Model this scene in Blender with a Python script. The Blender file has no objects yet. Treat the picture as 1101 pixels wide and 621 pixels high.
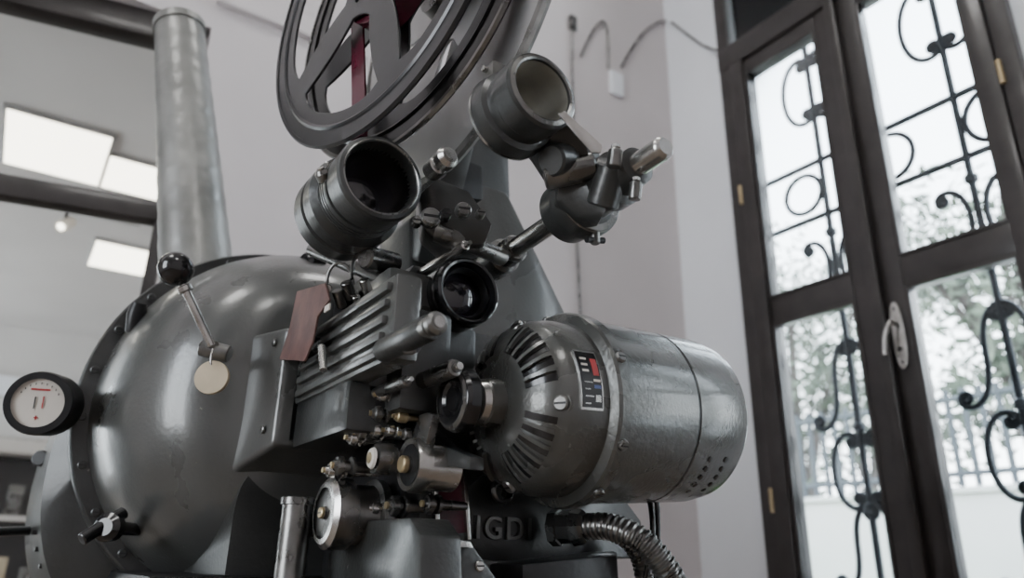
import bpy,bmesh,math,random
from mathutils import Vector as V, Matrix
random.seed(4)
ZC=1.15
# ---------------- camera ----------------
YAW=math.radians(33.5); PIT=math.radians(20.3); ROL=math.radians(1.0); F=800.0
fh=V((math.sin(YAW),math.cos(YAW),0)); R0=V((math.cos(YAW),-math.sin(YAW),0))
cf=fh*math.cos(PIT)+V((0,0,math.sin(PIT))); U0=V((0,0,math.cos(PIT)))-fh*math.sin(PIT)
cr=R0*math.cos(ROL)+U0*math.sin(ROL); cu=U0*math.cos(ROL)-R0*math.sin(ROL)
C=V((0,0,ZC))
cd=bpy.data.cameras.new('camera'); cam=bpy.data.objects.new('camera',cd); bpy.context.collection.objects.link(cam)
M=Matrix.Identity(4)
for i in range(3):
    M[i][0]=cr[i];M[i][1]=cu[i];M[i][2]=-cf[i];M[i][3]=C[i]
cam.matrix_world=M
cd.sensor_width=36; cd.lens=F/1101*36; cd.clip_start=.02
cd.dof.use_dof=True; cd.dof.focus_distance=.93; cd.dof.aperture_fstop=3.4
bpy.context.scene.camera=cam
def ray(px,py): return cf+cr*((px-550.5)/F)+cu*((310.5-py)/F)
def at(px,py,t): return C+ray(px,py)*t
def ax(px,py,X): r=ray(px,py); return C+r*(X/r.x)
def ay(px,py,Y): r=ray(px,py); return C+r*(Y/r.y)
def Z(z): return z+ZC
# ---------------- materials ----------------
def mat(name,col,rough=.5,metal=0,bump=0,bscale=60,var=0,vscale=5,emit=None,es=0,rvar=0,coat=0,bd=.002,wear=0):
    m=bpy.data.materials.new(name); m.use_nodes=True; nt=m.node_tree; b=nt.nodes['Principled BSDF']
    b.inputs['Base Color'].default_value=(*col,1); b.inputs['Roughness'].default_value=rough; b.inputs['Metallic'].default_value=metal
    if coat: b.inputs['Coat Weight'].default_value=coat; b.inputs['Coat Roughness'].default_value=.12
    tc=nt.nodes.new('ShaderNodeTexCoord')
    if emit: b.inputs['Emission Color'].default_value=(*emit,1); b.inputs['Emission Strength'].default_value=es
    if bump:
        n=nt.nodes.new('ShaderNodeTexNoise'); n.inputs['Scale'].default_value=bscale; n.inputs['Detail'].default_value=3
        bp=nt.nodes.new('ShaderNodeBump'); bp.inputs['Strength'].default_value=bump; bp.inputs['Distance'].default_value=bd
        nt.links.new(tc.outputs['Object'],n.inputs['Vector']); nt.links.new(n.outputs['Fac'],bp.inputs['Height']); nt.links.new(bp.outputs['Normal'],b.inputs['Normal'])
    if var or rvar:
        n=nt.nodes.new('ShaderNodeTexNoise'); n.inputs['Scale'].default_value=vscale; n.inputs['Detail'].default_value=6
        nt.links.new(tc.outputs['Object'],n.inputs['Vector'])
        if var:
            r=nt.nodes.new('ShaderNodeValToRGB'); r.color_ramp.elements[0].position=.35; r.color_ramp.elements[1].position=.65
            r.color_ramp.elements[0].color=(*[c*(1-var) for c in col],1); r.color_ramp.elements[1].color=(*[min(1,c*(1+var)) for c in col],1)
            nt.links.new(n.outputs['Fac'],r.inputs['Fac']); out=r.outputs['Color']
            if wear:
                # chipped paint specks: sparse high-frequency noise reveals lighter undercoat
                n2=nt.nodes.new('ShaderNodeTexNoise'); n2.inputs['Scale'].default_value=55; n2.inputs['Detail'].default_value=8; n2.inputs['Roughness'].default_value=.7
                nt.links.new(tc.outputs['Object'],n2.inputs['Vector'])
                r2=nt.nodes.new('ShaderNodeValToRGB'); r2.color_ramp.elements[0].position=.68; r2.color_ramp.elements[1].position=.72
                nt.links.new(n2.outputs['Fac'],r2.inputs['Fac']); mx=nt.nodes.new('ShaderNodeMix'); mx.data_type='RGBA'
                mx.inputs[7].default_value=(.32,.31,.28,1); nt.links.new(r2.outputs['Color'],mx.inputs[0]); nt.links.new(out,mx.inputs[6]); out=mx.outputs[2]
            nt.links.new(out,b.inputs['Base Color'])
        if rvar:
            mr=nt.nodes.new('ShaderNodeMapRange'); mr.inputs['To Min'].default_value=max(.03,rough-rvar); mr.inputs['To Max'].default_value=rough+rvar
            nt.links.new(n.outputs['Fac'],mr.inputs['Value']); nt.links.new(mr.outputs['Result'],b.inputs['Roughness'])
    return m
PAINT=mat('grey_paint',(.100,.102,.098),.29,.35,.22,160,.10,8,rvar=.07,coat=.5,wear=1)
PAINT2=mat('grey_paint_dark',(.046,.048,.047),.33,.35,.25,160,.2,10,rvar=.08,coat=.3,wear=1)
HAM=mat('hammered_enamel',(.115,.117,.111),.27,.55,.25,220,.10,12,rvar=.05,coat=.5)
DARK=mat('black_metal',(.014,.014,.015),.36,.3,.15,150,.2,20)
BAKE=mat('black_bakelite',(.009,.009,.010),.18,0,.02,40,.1,20,coat=.5)
STEEL=mat('worn_steel',(.50,.49,.47),.24,.95,.1,120,.2,30,rvar=.08)
DSTEEL=mat('dark_steel',(.20,.197,.19),.28,.9,.12,120,.3,25,rvar=.08)
BRASS=mat('aged_brass',(.5,.4,.24),.38,.8,.1,80,.2,20)
ALU=mat('brushed_aluminium',(.50,.50,.50),.36,.9,.05,60,.1,6,rvar=.08)
LENS=mat('lens_glass',(.006,.005,.010),.04,.0,0,coat=1)
LEATHER=mat('leather_tag',(.11,.055,.048),.6,0,.4,60,.3,30)
RED=mat('red_enamel',(.40,.03,.03),.4,0,0,var=.1)
FILM=mat('dark_red_film',(.07,.008,.02),.25,0,0,var=.3,vscale=20)
WHITE=mat('ivory_dial',(.62,.58,.52),.5,0,0,var=.06,vscale=10)
CREAM=mat('aged_liner',(.34,.33,.29),.45,.3,.1,60,.15,20)
PAPER=mat('tan_paper',(.50,.42,.30),.6,.1,.1,50,.12,20)
FOIL=mat('foil_wrap',(.25,.25,.24),.38,.5,.5,22,.15,9,rvar=.1,bd=.006)
WALLM=mat('wall_plaster',(.61,.57,.575),.85,0,.05,40,.04,2)
WALLW=mat('wall_white',(.80,.82,.86),.85,0,.05,40,.03,2)
CEILM=mat('ceiling_paint',(.60,.58,.56),.85,0,.03,30,.04,2)
FRAME=mat('window_frame_paint',(.026,.022,.021),.36,0,.2,30,.25,12,coat=.3)
IRON=mat('wrought_iron',(.014,.018,.024),.5,.4,.2,60,.2,20)
FLOORM=mat('floor_boards',(.20,.15,.11),.5,0,.05,20,.25,3)
GLOW=mat('led_panel',(.9,.9,.9),.5,0,0,emit=(1,.91,.76),es=7)
GLOW_FILL=mat('fill_panel_glow',(.9,.9,.9),.5,0,0,emit=(1,.98,.95),es=13)  # glow of the added fill panels in the main room
def glassmat():
    m=bpy.data.materials.new('pane_glass'); m.use_nodes=True; nt=m.node_tree; nt.nodes.remove(nt.nodes['Principled BSDF'])
    o=nt.nodes['Material Output']; t=nt.nodes.new('ShaderNodeBsdfTransparent'); g=nt.nodes.new('ShaderNodeBsdfGlossy'); g.inputs['Roughness'].default_value=.03
    t.inputs['Color'].default_value=(.95,.97,.97,1)
    mx=nt.nodes.new('ShaderNodeMixShader'); f=nt.nodes.new('ShaderNodeFresnel'); f.inputs['IOR'].default_value=1.35
    nt.links.new(f.outputs[0],mx.inputs[0]); nt.links.new(t.outputs[0],mx.inputs[1]); nt.links.new(g.outputs[0],mx.inputs[2]); nt.links.new(mx.outputs[0],o.inputs[0])
    return m
GLASS=glassmat()
# ---------------- mesh helpers ----------------
def empty(name,loc=(0,0,0),parent=None):
    e=bpy.data.objects.new(name,None); e.empty_display_size=.05; e.location=loc; bpy.context.collection.objects.link(e)
    if parent: e.parent=parent; e.matrix_parent_inverse=Matrix.Translation(-V(parent.location))
    return e
def link(name,me,m,parent=None):
    o=bpy.data.objects.new(name,me); bpy.context.collection.objects.link(o)
    if m and not me.materials: me.materials.append(m)
    if parent:
        o.parent=parent; o.matrix_parent_inverse=Matrix.Translation(-V(parent.location))
    return o
def fin(name,bm,m,parent=None,ang=35,smooth=True):
    bmesh.ops.recalc_face_normals(bm,faces=bm.faces[:])
    if smooth:
        for f in bm.faces: f.smooth=True
        for e in bm.edges:
            if len(e.link_faces)==2 and e.calc_face_angle(0)>math.radians(ang): e.smooth=False
    me=bpy.data.meshes.new(name); bm.to_mesh(me); bm.free()
    return link(name,me,m,parent)
def basis(axis):
    a=V(axis).normalized(); u=V((0,0,1)) if abs(a.z)<.9 else V((0,1,0))
    x=u.cross(a).normalized(); y=a.cross(x); return a,x,y
def lathe(name,p0,axis,prof,m,parent=None,seg=40,ang=28):
    a,x,y=basis(axis); bm=bmesh.new(); rings=[]; p0=V(p0)
    for s,r in prof:
        if r<1e-6: rings.append([bm.verts.new(p0+a*s)])
        else: rings.append([bm.verts.new(p0+a*s+(x*math.cos(2*math.pi*i/seg)+y*math.sin(2*math.pi*i/seg))*r) for i in range(seg)])
    for A,B in zip(rings,rings[1:]):
        for i in range(seg):
            j=(i+1)%seg
            if len(A)==1 and len(B)==1: break
            if len(A)==1: bm.faces.new((A[0],B[i],B[j]))
            elif len(B)==1: bm.faces.new((A[i],B[0],A[j]))
            else: bm.faces.new((A[i],B[i],B[j],A[j]))
    return fin(name,bm,m,parent,ang)
def cyl(name,p0,p1,r,m,parent=None,seg=28,ch=None,r2=None):
    p0=V(p0);p1=V(p1);L=(p1-p0).length; ch=ch if ch is not None else min(r*.15,L*.2); r2=r if r2 is None else r2
    return lathe(name,p0,p1-p0,[(0,0),(0,r-ch),(ch,r),(L-ch,r2),(L,r2-ch),(L,0)],m,parent,seg)
def box(name,lo,hi,m,parent=None,bev=.004,rot=None):
    lo=V(lo);hi=V(hi);c=(lo+hi)/2;s=hi-lo; bm=bmesh.new(); bmesh.ops.create_cube(bm,size=1)
    bmesh.ops.scale(bm,vec=s,verts=bm.verts)
    if bev: bmesh.ops.bevel(bm,geom=bm.edges[:],offset=min(bev,min(abs(k) for k in s)*.3),segments=2,affect='EDGES',profile=.6)
    if rot is not None: bmesh.ops.transform(bm,matrix=rot.to_4x4(),verts=bm.verts)
    bmesh.ops.translate(bm,vec=c,verts=bm.verts)
    return fin(name,bm,m,parent,40)
def prism(name,pts,ext,m,parent=None,bev=.003):
    bm=bmesh.new(); ext=V(ext); vs=[bm.verts.new(V(p)) for p in pts]; f=bm.faces.new(vs)
    r=bmesh.ops.extrude_face_region(bm,geom=[f]); bmesh.ops.translate(bm,vec=ext,verts=[v for v in r['geom'] if isinstance(v,bmesh.types.BMVert)])
    bmesh.ops.recalc_face_normals(bm,faces=bm.faces[:])
    if bev: bmesh.ops.bevel(bm,geom=bm.edges[:],offset=bev,segments=2,affect='EDGES',profile=.6)
    return fin(name,bm,m,parent,40)
def tomesh(o,name,m,parent=None):
    bpy.context.view_layer.update(); dg=bpy.context.evaluated_depsgraph_get(); ev=o.evaluated_get(dg)
    me=bpy.data.meshes.new_from_object(ev); me.transform(o.matrix_world); bpy.data.objects.remove(o); me.materials.clear()
    return link(name,me,m,parent)
def tubes(name,paths,r,m,parent=None,res=3,smooth=True):
    cu_=bpy.data.curves.new(name,'CURVE'); cu_.dimensions='3D'; cu_.bevel_depth=r; cu_.bevel_resolution=res; cu_.use_fill_caps=True
    for p in paths:
        s=cu_.splines.new('NURBS' if smooth and len(p)>2 else 'POLY'); s.points.add(len(p)-1)
        for q,pt in zip(p,s.points): pt.co=(*q,1)
        if s.type=='NURBS': s.use_endpoint_u=True; s.order_u=3; s.resolution_u=6
    o=bpy.data.objects.new(name+'_tmp',cu_); bpy.context.collection.objects.link(o)
    o=tomesh(o,name,m,parent)
    for p in o.data.polygons: p.use_smooth=True
    return o
def screw(name,p,axis,r,m,parent,h=None):
    h=h or r*.6
    a,x,y=basis(axis); lathe(name,V(p),a,[(0,0),(0,r),(h*.7,r),(h,r*.8),(h,0)],m,parent,18)
    c=V(p)+a*h
    bm=bmesh.new(); w=r*.14
    vs=[bm.verts.new(c+x*(i*r*.75)+y*(j*w)+a*k) for k in(0,.0004) for i,j in((-1,-1),(1,-1),(1,1),(-1,1))]
    bm.faces.new(vs[4:])
    for i in range(4): bm.faces.new((vs[i],vs[(i+1)%4],vs[4+(i+1)%4],vs[4+i]))
    fin(name+'_slot',bm,DARK,parent)
X_=V((1,0,0));Y_=V((0,1,0));Z_=V((0,0,1))
# =====================================================================
# ROOM
# =====================================================================
XW=2.5; YB=2.31; CE=4.75
def wallbox(name,lo,hi,m): return box(name,lo,hi,m,None,0)
box('floor',(-3.4,-3.2,-.1),(2.7,8,0),FLOORM,None,0)
box('ceiling',(-3.4,-3.2,CE),(2.7,2.6,CE+.1),CEILM,None,0)
WY=[(.76,1.95),(-1.3,-.11)]; ZB=.55; ZT=4.45
wr=empty('wall_right',(XW,0,0))
box('pier_a',(XW,1.95,0),(XW+.14,YB+.2,CE),WALLW,wr,0)
box('pier_b',(XW,-.11,0),(XW+.14,.76,CE),WALLW,wr,0)
box('pier_c',(XW,-3.2,0),(XW+.14,-1.3,CE),WALLW,wr,0)
for k,(a,b) in enumerate(WY):
    box('sill_%d'%k,(XW,a,0),(XW+.14,b,ZB),WALLW,wr,0)
    box('head_%d'%k,(XW,a,ZT),(XW+.14,b,CE),WALLW,wr,0)
XH=.28
wb=empty('wall_back',(1.4,YB,0))
box('panel_main',(XH,YB,0),(XW,YB+.12,CE),WALLM,wb,0)
box('panel_header',(-3.4,YB,Z(1.70)),(XH,YB+.12,CE),WALLM,wb,0)
box('ledge',(XH,YB-.03,Z(1.80)),(XH+.55,YB,Z(1.825)),WALLM,wb,.004)
wl=empty('wall_left',(-3.35,0,0))
box('panel_a',(-3.4,-3.2,0),(-3.3,-.4,CE),WALLM,wl,0); box('panel_b',(-3.4,1.2,0),(-3.3,YB+.12,CE),WALLM,wl,0)
box('panel_sill',(-3.4,-.4,0),(-3.3,1.2,.9),WALLM,wl,0); box('panel_head',(-3.4,-.4,3.4),(-3.3,1.2,CE),WALLM,wl,0)
wallbox('wall_front',(-3.3,-3.2,0),(2.5,-3.1,CE),WALLM)
def simplewin(name,a,b,z0,z1,fixed,n):
    e=empty(name,(fixed,(a+b)/2,z0))
    def bb(nm,u0,u1,za,zb): box(nm,(fixed-.03,u0,za),(fixed+.03,u1,zb),FRAME,e,.006)
    bb('bottom',a,b,z0,z0+.06); bb('top',a,b,z1-.06,z1)
    for i in range(n+1):
        u=a+(b-a)*i/n; bb('post_%d'%i,max(a,u-.03),min(b,u+.03),z0,z1)
simplewin('added_window_left',-.4,1.2,.9,3.4,-3.35,2)  # unseen window, added so soft daylight reaches the main room
# adjoining room behind glazed partition
wallbox('wall_far',(-3.3,7.2,0),(2.0,7.3,3.0),CEILM)
wallbox('wall_far_side',(1.6,YB+.12,0),(1.7,7.2,3.0),WALLM)
box('wall_far_left',(-3.4,YB+.12,0),(-3.3,4.4,3.0),WALLM,None,0)
simplewin('window_4',4.4,7.2,0,2.9,-3.33,3)
box('ceiling_far_room',(-3.3,YB+.12,Z(1.78)),(1.6,7.2,Z(1.84)),CEILM,None,0)
def panel(name,x0,x1,y0,y1,z,g=None):
    e=empty(name,((x0+x1)/2,(y0+y1)/2,z))
    box('frame',(x0-.015,y0-.015,z),(x1+.015,y1+.015,z+.02),ALU,e,.002)
    box('diffuser',(x0,y0,z-.006),(x1,y1,z+.004),g or GLOW,e,0)
zc=Z(1.76)
panel('ceiling_light_panel',-.3,.10,3.42,3.95,zc); panel('ceiling_light_panel.001',.115,.42,3.6,3.95,zc)
panel('ceiling_light_panel.002',.18,.50,4.75,5.2,zc); panel('ceiling_light_panel.003',-1.6,-1.1,3.6,4.2,zc)
panel('fill_light_panel',-1.9,-1.1,.4,1.2,CE-.02,GLOW_FILL); panel('fill_light_panel.001',-.8,0,-1.9,-1.1,CE-.02,GLOW_FILL); panel('fill_light_panel.002',.7,1.3,.9,1.5,CE-.02,GLOW_FILL)  # unseen panels overhead and behind the camera, added to brighten the main room
cb=empty('display_cabinet',(-.2,5.6,0))
box('case',(-1.4,5.5,0),(.9,5.9,1.7),DARK,cb,.01); box('top',(-1.45,5.35,1.72),(.95,5.95,1.80),CEILM,cb,.01); box('plinth',(-1.42,5.38,0),(.92,5.5,.5),FRAME,cb,.01)
for i in range(14):
    for zz in (.62,1.0,1.38):
        hh=random.uniform(.08,.2); box('exhibit_%d_%d'%(i,int(zz*100)),(-1.3+i*.15,5.42,zz),(-1.22+i*.15,5.48,zz+hh),random.choice((WHITE,DSTEEL,STEEL,PAPER,LEATHER)),cb,.005)
for zz in (.58,.96,1.34): box('shelf_%d'%int(zz*100),(-1.38,5.38,zz),(.88,5.5,zz+.03),CEILM,cb,.003)
box('trim_1',(-3.3,7.1,2.35),(1.6,7.2,2.5),WALLW,None,.01); box('trim_2',(-3.3,7.12,1.95),(1.6,7.2,2.02),DSTEEL,None,.01)
PD=V((.982,-.189,0)).normalized(); PN=V((PD.y,-PD.x,0)); PR=Matrix((PD,PN*-1,Z_)).transposed()
H0=V((XH-.015,YB+.03,0)); gp=empty('glazed_partition',H0)
def pbar(n,s0,s1,z0,z1,th=.05,m=FRAME):
    a=H0-PD*s1; b=H0-PD*s0; c=(a+b)/2; c.z=(z0+z1)/2
    L=s1-s0
    box(n,c-V((L/2,th/2,(z1-z0)/2)),c+V((L/2,th/2,(z1-z0)/2)),m,gp,.004 if m is FRAME else 0,PR)
pbar('top_beam',0,2.6,Z(1.60),Z(1.70),.08); pbar('transom',0,2.6,Z(.965),Z(1.03),.06)
pbar('post_a',0,.035,0,Z(1.7)); pbar('post_b',1.2,1.25,0,Z(1.7)); pbar('sill_bar',0,2.6,.3,.36)
pbar('glass',0,2.6,.36,Z(1.62),.006,GLASS)
sp=empty('track_spotlight',V((-.35,4.3,zc)))
box('track',(-.9,4.29,zc-.03),(.35,4.32,zc),ALU,sp,.003)
for i,xx in enumerate((-.5,.0)):
    p=V((xx,4.3,zc-.03)); cyl('stem_%d'%i,p,p-Z_*.06,.008,DARK,sp)
    lathe('can_%d'%i,p-Z_*.05+V((.03,.03,0)),V((-.4,-.6,-.6)),[(0,0),(0,.03),(.1,.035),(.1,.03),(.09,0)],WHITE,sp,20)
    lathe('bulb_%d'%i,p-Z_*.05+V((.03,.03,0)),V((-.4,-.6,-.6)),[(.09,0),(.1,.02),(.105,0)],GLOW,sp,16)
# ---------------- windows ----------------
def window(name,y0,y1):
    e=empty(name,(XW,(y0+y1)/2,0)); x0=XW-.03;x1=XW+.05; mid=(y0+y1)/2
    def b(n,ya,yb,za,zb,dx=0,m=FRAME): box(n,(x0-dx,ya,za),(x1,yb,zb),m,e,.008)
    zt=Z(2.22)
    b('jamb_a',y0,y0+.065,ZB,ZT,.01); b('jamb_b',y1-.065,y1,ZB,ZT,.01)
    b('sill',y0,y1,ZB,ZB+.07,.02); b('head',y0,y1,ZT-.07,ZT)
    b('mullion_transom',y0,y1,zt,zt+.12,.015)
    b('fanlight_mullion',mid-.04,mid+.04,zt+.12,ZT)
    for k,(a,c) in enumerate(((y0+.067,mid-.004),(mid+.004,y1-.067))):
        st=.075 ; la,lc=(st-.005,.09) if k==0 else (.09,st-.005)
        b('leaf%d_stile_a'%k,a,a+la,ZB+.07,zt,.02 if k==0 else .0); b('leaf%d_stile_b'%k,c-lc,c,ZB+.07,zt,.02 if k==1 else 0)
        b('leaf%d_rail_top'%k,a+la,c-lc,zt-.07,zt); b('leaf%d_rail_mid'%k,a+la,c-lc,Z(.93),Z(1.04)); b('leaf%d_rail_low'%k,a+la,c-lc,ZB+.07,ZB+.19)
        box('leaf%d_glass'%k,(XW+.01,a+la,ZB+.1),(XW+.014,c-lc,zt-.03),GLASS,e,0)
        for q_,(za,zb) in enumerate(((ZB+.19,Z(.93)),(Z(1.04),zt-.07))):
            for nm,lo,hi in (('a',(x0-.004,a+la-.004,za),(x0+.01,a+la+.012,zb)),('b',(x0-.004,c-lc-.012,za),(x0+.01,c-lc+.004,zb)),('c',(x0-.004,a+la,za-.003),(x0+.01,c-lc,za+.012)),('d',(x0-.004,a+la,zb-.012),(x0+.01,c-lc,zb+.003))):
                box('leaf%d_bead_%d%s'%(k,q_,nm),lo,hi,FRAME,e,.004)
    box('astragal',(x0-.035,mid-.022,ZB+.07),(x0-.01,mid+.022,zt),FRAME,e,.008)
    box('glass_fan',(XW+.01,y0+.06,zt+.1),(XW+.014,y1-.06,ZT-.06),GLASS,e,0)
    hp=V((x0-.01,mid-.052,Z(.76)))
    h=[]
    for t in range(24):
        an=2*math.pi*t/24; h.append(hp+V((0,math.cos(an)*.024,math.copysign(abs(math.sin(an))**.7,math.sin(an))*.12)))
    prism('escutcheon',h,(-.006,0,0),STEEL,e,.001)
    cyl('spindle',hp+V((-.005,0,.04)),hp+V((-.04,0,.04)),.010,DSTEEL,e)
    tubes('lever',[[hp+V((-.037,0,.045)),hp+V((-.045,.01,.03)),hp+V((-.047,.03,-.02)),hp+V((-.045,.035,-.07))]],.009,STEEL,e)
    cyl('keyhole',hp+V((-.005,0,-.05)),hp+V((-.009,0,-.05)),.009,DARK,e)
    cyl('plate_screw_a',hp+V((-.005,0,.095)),hp+V((-.008,0,.095)),.005,DARK,e); cyl('plate_screw_b',hp+V((-.005,0,-.095)),hp+V((-.008,0,-.095)),.005,DARK,e)
    for zz in (ZB+.4,Z(.2),Z(1.5)):
        cyl('hinge',V((x0-.016,y1-.06,zz)),V((x0-.016,y1-.06,zz+.09)),.009,BRASS,e)
        cyl('hinge',V((x0-.016,y0+.06,zz)),V((x0-.016,y0+.06,zz+.09)),.009,BRASS,e)
window('window_1',*WY[0]); window('added_window_right',*WY[1])  # the second one is out of view, added to let in more light
# ---------------- wrought iron grilles ----------------
def scroll(c,h,kind,flip,rot=0,turn=8.5,n=90):
    ds=1/n
    def run(sg):
        x=y=0;th=0;o=[]
        for i in range(n):
            u=i*ds; k=turn*3.6*u**2.6+(1.2 if kind=='C' else .6)
            th+=k*ds*sg; x+=math.cos(th)*ds; y+=math.sin(th)*ds; o.append((x,y))
        return o
    A=run(1); B=run(1 if kind=='S' else -1)
    B=[(-a,-b) for a,b in B]; P=B[::-1]+[(0,0)]+A
    P=[(-b,a) for a,b in P]
    ys=[p[1] for p in P]; H=max(ys)-min(ys); cx=(max(p[0] for p in P)+min(p[0] for p in P))/2; cy=(max(ys)+min(ys))/2
    s=h/H; cs,sn=math.cos(rot),math.sin(rot); out=[]
    for a,b in P[::2]:
        a=(a-cx)*s*flip; b=(b-cy)*s; out.append(V((0,a*cs-b*sn,a*sn+b*cs))+c)
    return out
def grille(name,y0,y1):
    e=empty(name,(XW+.22,(y0+y1)/2,0)); xg=XW+.22
    heavy=[];thin=[]
    for z in (1.70,1.44,-.10,2.42): heavy.append([V((xg,y0-.1,Z(z))),V((xg,y1+.1,Z(z)))])
    ys=[y0+.34-.02+i*.575-.575 for i in range(4)]
    for yy in ys: heavy.append([V((xg,yy,.45)),V((xg,yy,4.4))])
    for yy in ys:
        for sg in (1,-1):
            for zz,h,k in ((2.08,.34,'C'),(.70,.34,'S'),(.36,.28,'C'),(.08,.30,'S'),(-.2,.28,'C')):
                thin.append(scroll(V((xg,yy+sg*.075,Z(zz))),h,k,sg,turn=10.5))
            thin.append(scroll(V((xg,yy+sg*.08,Z(1.2))),.26,'C',-sg,turn=10))
    for dy,rr in ((1.0,.09),(.19,.11),(.6,.10)):
        thin.append([V((xg,y0+dy+rr*math.cos(q*math.pi/12),Z(1.57)+rr*math.sin(q*math.pi/12))) for q in range(25)])
    tubes('bars',heavy,.014,IRON,e,2,False); tubes('scrolls',thin,.0115,IRON,e,2)
    for i,yy in enumerate(ys):
        for j,zz in enumerate((1.35,.52,.22)):
            lathe('collar_%d_%d'%(i,j),V((xg,yy,Z(zz)-.02)),Z_,[(0,0),(0,.014),(.01,.024),(.03,.024),(.04,.014),(.04,0)],IRON,e,14)
grille('window_grille',*WY[0]); grille('window_grille.001',*WY[1])  # second grille goes with the added unseen window
# ---------------- outside ----------------
GR=mat('courtyard_gravel',(.70,.68,.66),.9,0,.1,10,.08,3)
GRASS=mat('grass',(.14,.30,.08),.9,0,.3,30,.3,6)
LEAF=mat('leaves',(.085,.11,.075),.7,0,0,var=.5,vscale=1.5)
BARK=mat('bark',(.08,.07,.065),.9,0,.5,20,.3,8)
BLD=mat('pale_render_wall',(.55,.54,.53),.9,0,.05,10,.05,2)
RAIL=mat('painted_railing',(.05,.06,.07),.6,0,.05,10,.05,2)
box('ground',(2.7,-20,-.2),(40,30,-.05),GR,None,0)
box('lawn',(3.2,2.2,-.05),(6.1,7,.02),GRASS,None,0)
gw=empty('garden_wall',(6.2,3,0))
box('wall_body',(6.2,-2,-.05),(6.4,9,1.72),BLD,gw,.02); box('coping',(6.17,-2,1.72),(6.43,9,1.77),BLD,gw,.01)
rf=empty('railing_fence',(6.3,3,1.77)); pk=[]
for i in range(84): y=-1.9+i*.13; pk.append([V((6.3,y,1.77)),V((6.3,y,2.55))])
tubes('pickets',pk,.024,RAIL,rf,1,False); tubes('rails',[[V((6.3,-2,2.47)),V((6.3,9,2.47))],[V((6.3,-2,1.88)),V((6.3,9,1.88))]],.026,RAIL,rf,1,False)
def tree(name,base,h,R,n):
    e=empty(name,base); base=V(base)
    br=[[base,base+V((.1,.1,h*.35)),base+V((0,.2,h*.7)),base+V((.1,0,h*.95))]]
    blobs=[]
    for i in range(13):
        a=i*2.4; c=base+V((math.cos(a)*R*.62*random.uniform(.4,1),math.sin(a)*R*.62*random.uniform(.4,1),h*random.uniform(.4,1.0)))
        br.append([base+V((.05,.1,h*.3)),base+V((0,.1,h*.45))*1+(c-base)*.15,c]); blobs.append((c,R*random.uniform(.3,.5)))
    tubes('branches',br,.035,BARK,e,2)
    bm=bmesh.new()
    for i in range(n):
        c,r=random.choice(blobs); d=V((random.gauss(0,1),random.gauss(0,1),random.gauss(0,.8))).normalized()*r*random.random()**.4
        p=c+d; u=V((random.gauss(0,1),random.gauss(0,1),random.gauss(0,1))).normalized(); w=u.orthogonal().normalized(); s=random.uniform(.06,.13)
        vs=[bm.verts.new(p+u*s),bm.verts.new(p+w*s*.5),bm.verts.new(p-u*s),bm.verts.new(p-w*s*.5)]; bm.faces.new(vs)
    fin('foliage',bm,LEAF,e,smooth=False)
tree('tree',(9.2,3.4,-.05),5.8,2.1,3600); tree('tree.001',(10.6,7.4,-.05),6.0,2.3,3600); tree('tree.002',(13.8,3.0,-.05),7.4,2.6,3600); tree('tree.003',(15,9.0,-.05),7.2,2.8,3600)
# ---------------- wall fittings ----------------
wc=empty('wall_conduit',(1,YB,0))
def yb(px,py): return ay(px,py,YB-.012)
tubes('conduit',[[yb(615,20),yb(616,120),yb(619,230),yb(624,335),yb(626,400)]],.006,DSTEEL,wc,2,False)
box('conduit_clip',yb(616,25)-V((.02,.01,.04)),yb(616,25)+V((.02,.012,.04)),DSTEEL,wc,.004)
jb=empty('junction_box',(1.2,YB,0)); q=yb(663,90)
box('body',q-V((.04,.01,.065)),q+V((.04,.012,.065)),WALLW,jb,.006)
tubes('cable',[[yb(625,60),yb(635,35),yb(650,18),yb(655,45),yb(654,72)],[yb(668,72),yb(680,50),yb(700,25),yb(716,22)]],.006,DSTEEL,jb)
cw=ax(722,24,XW-.008); tubes('cable_to_window',[[cw,ax(740,38,XW-.01),ax(757,50,XW-.01),ax(775,56,XW-.02),ax(790,50,XW-.04)]],.006,DSTEEL,jb)
# =====================================================================
# PROJECTOR
# =====================================================================
PJ=empty('film_projector',(.5,1.0,0))
def XYZ(x,y,z): return V((x,y,Z(z)))
LH=empty('lamphouse',(.41,1.45,0),PJ)
def loft(name,secs,m,parent,seg=64,caps=True):
    bm=bmesh.new(); rings=[]
    for Y,cx,cz,rx,rz,n in secs:
        R=[]
        for i in range(seg):
            t=2*math.pi*i/seg; c,s=math.cos(t),math.sin(t)
            R.append(bm.verts.new((cx+rx*math.copysign(abs(c)**(2/n),c),Y,Z(cz+rz*math.copysign(abs(s)**(2/n),s)))))
        rings.append(R)
    for A,B in zip(rings,rings[1:]):
        for i in range(seg): j=(i+1)%seg; bm.faces.new((A[i],A[j],B[j],B[i]))
    if caps: bm.faces.new(rings[0]); bm.faces.new(rings[-1])
    return fin(name,bm,m,parent,32)
cx,cz=.41,.238
loft('front_dome',[(1.41,cx,cz,.312,.312,2),(1.37,cx,cz,.31,.31,2),(1.31,cx,cz,.30,.30,2),(1.25,cx,cz,.282,.282,2.05),(1.2,cx,cz,.258,.258,2.1),(1.16,cx,cz,.228,.228,2.2),(1.13,cx,cz,.19,.195,2.3),(1.115,cx,cz,.14,.15,2.5)],PAINT,LH,96)
loft('flange_front',[(1.435,cx,cz,.31,.31,2),(1.435,cx,cz,.334,.334,2),(1.428,cx,cz,.338,.338,2),(1.41,cx,cz,.338,.338,2),(1.403,cx,cz,.334,.334,2),(1.403,cx,cz,.31,.31,2)],PAINT2,LH,96)
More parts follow.
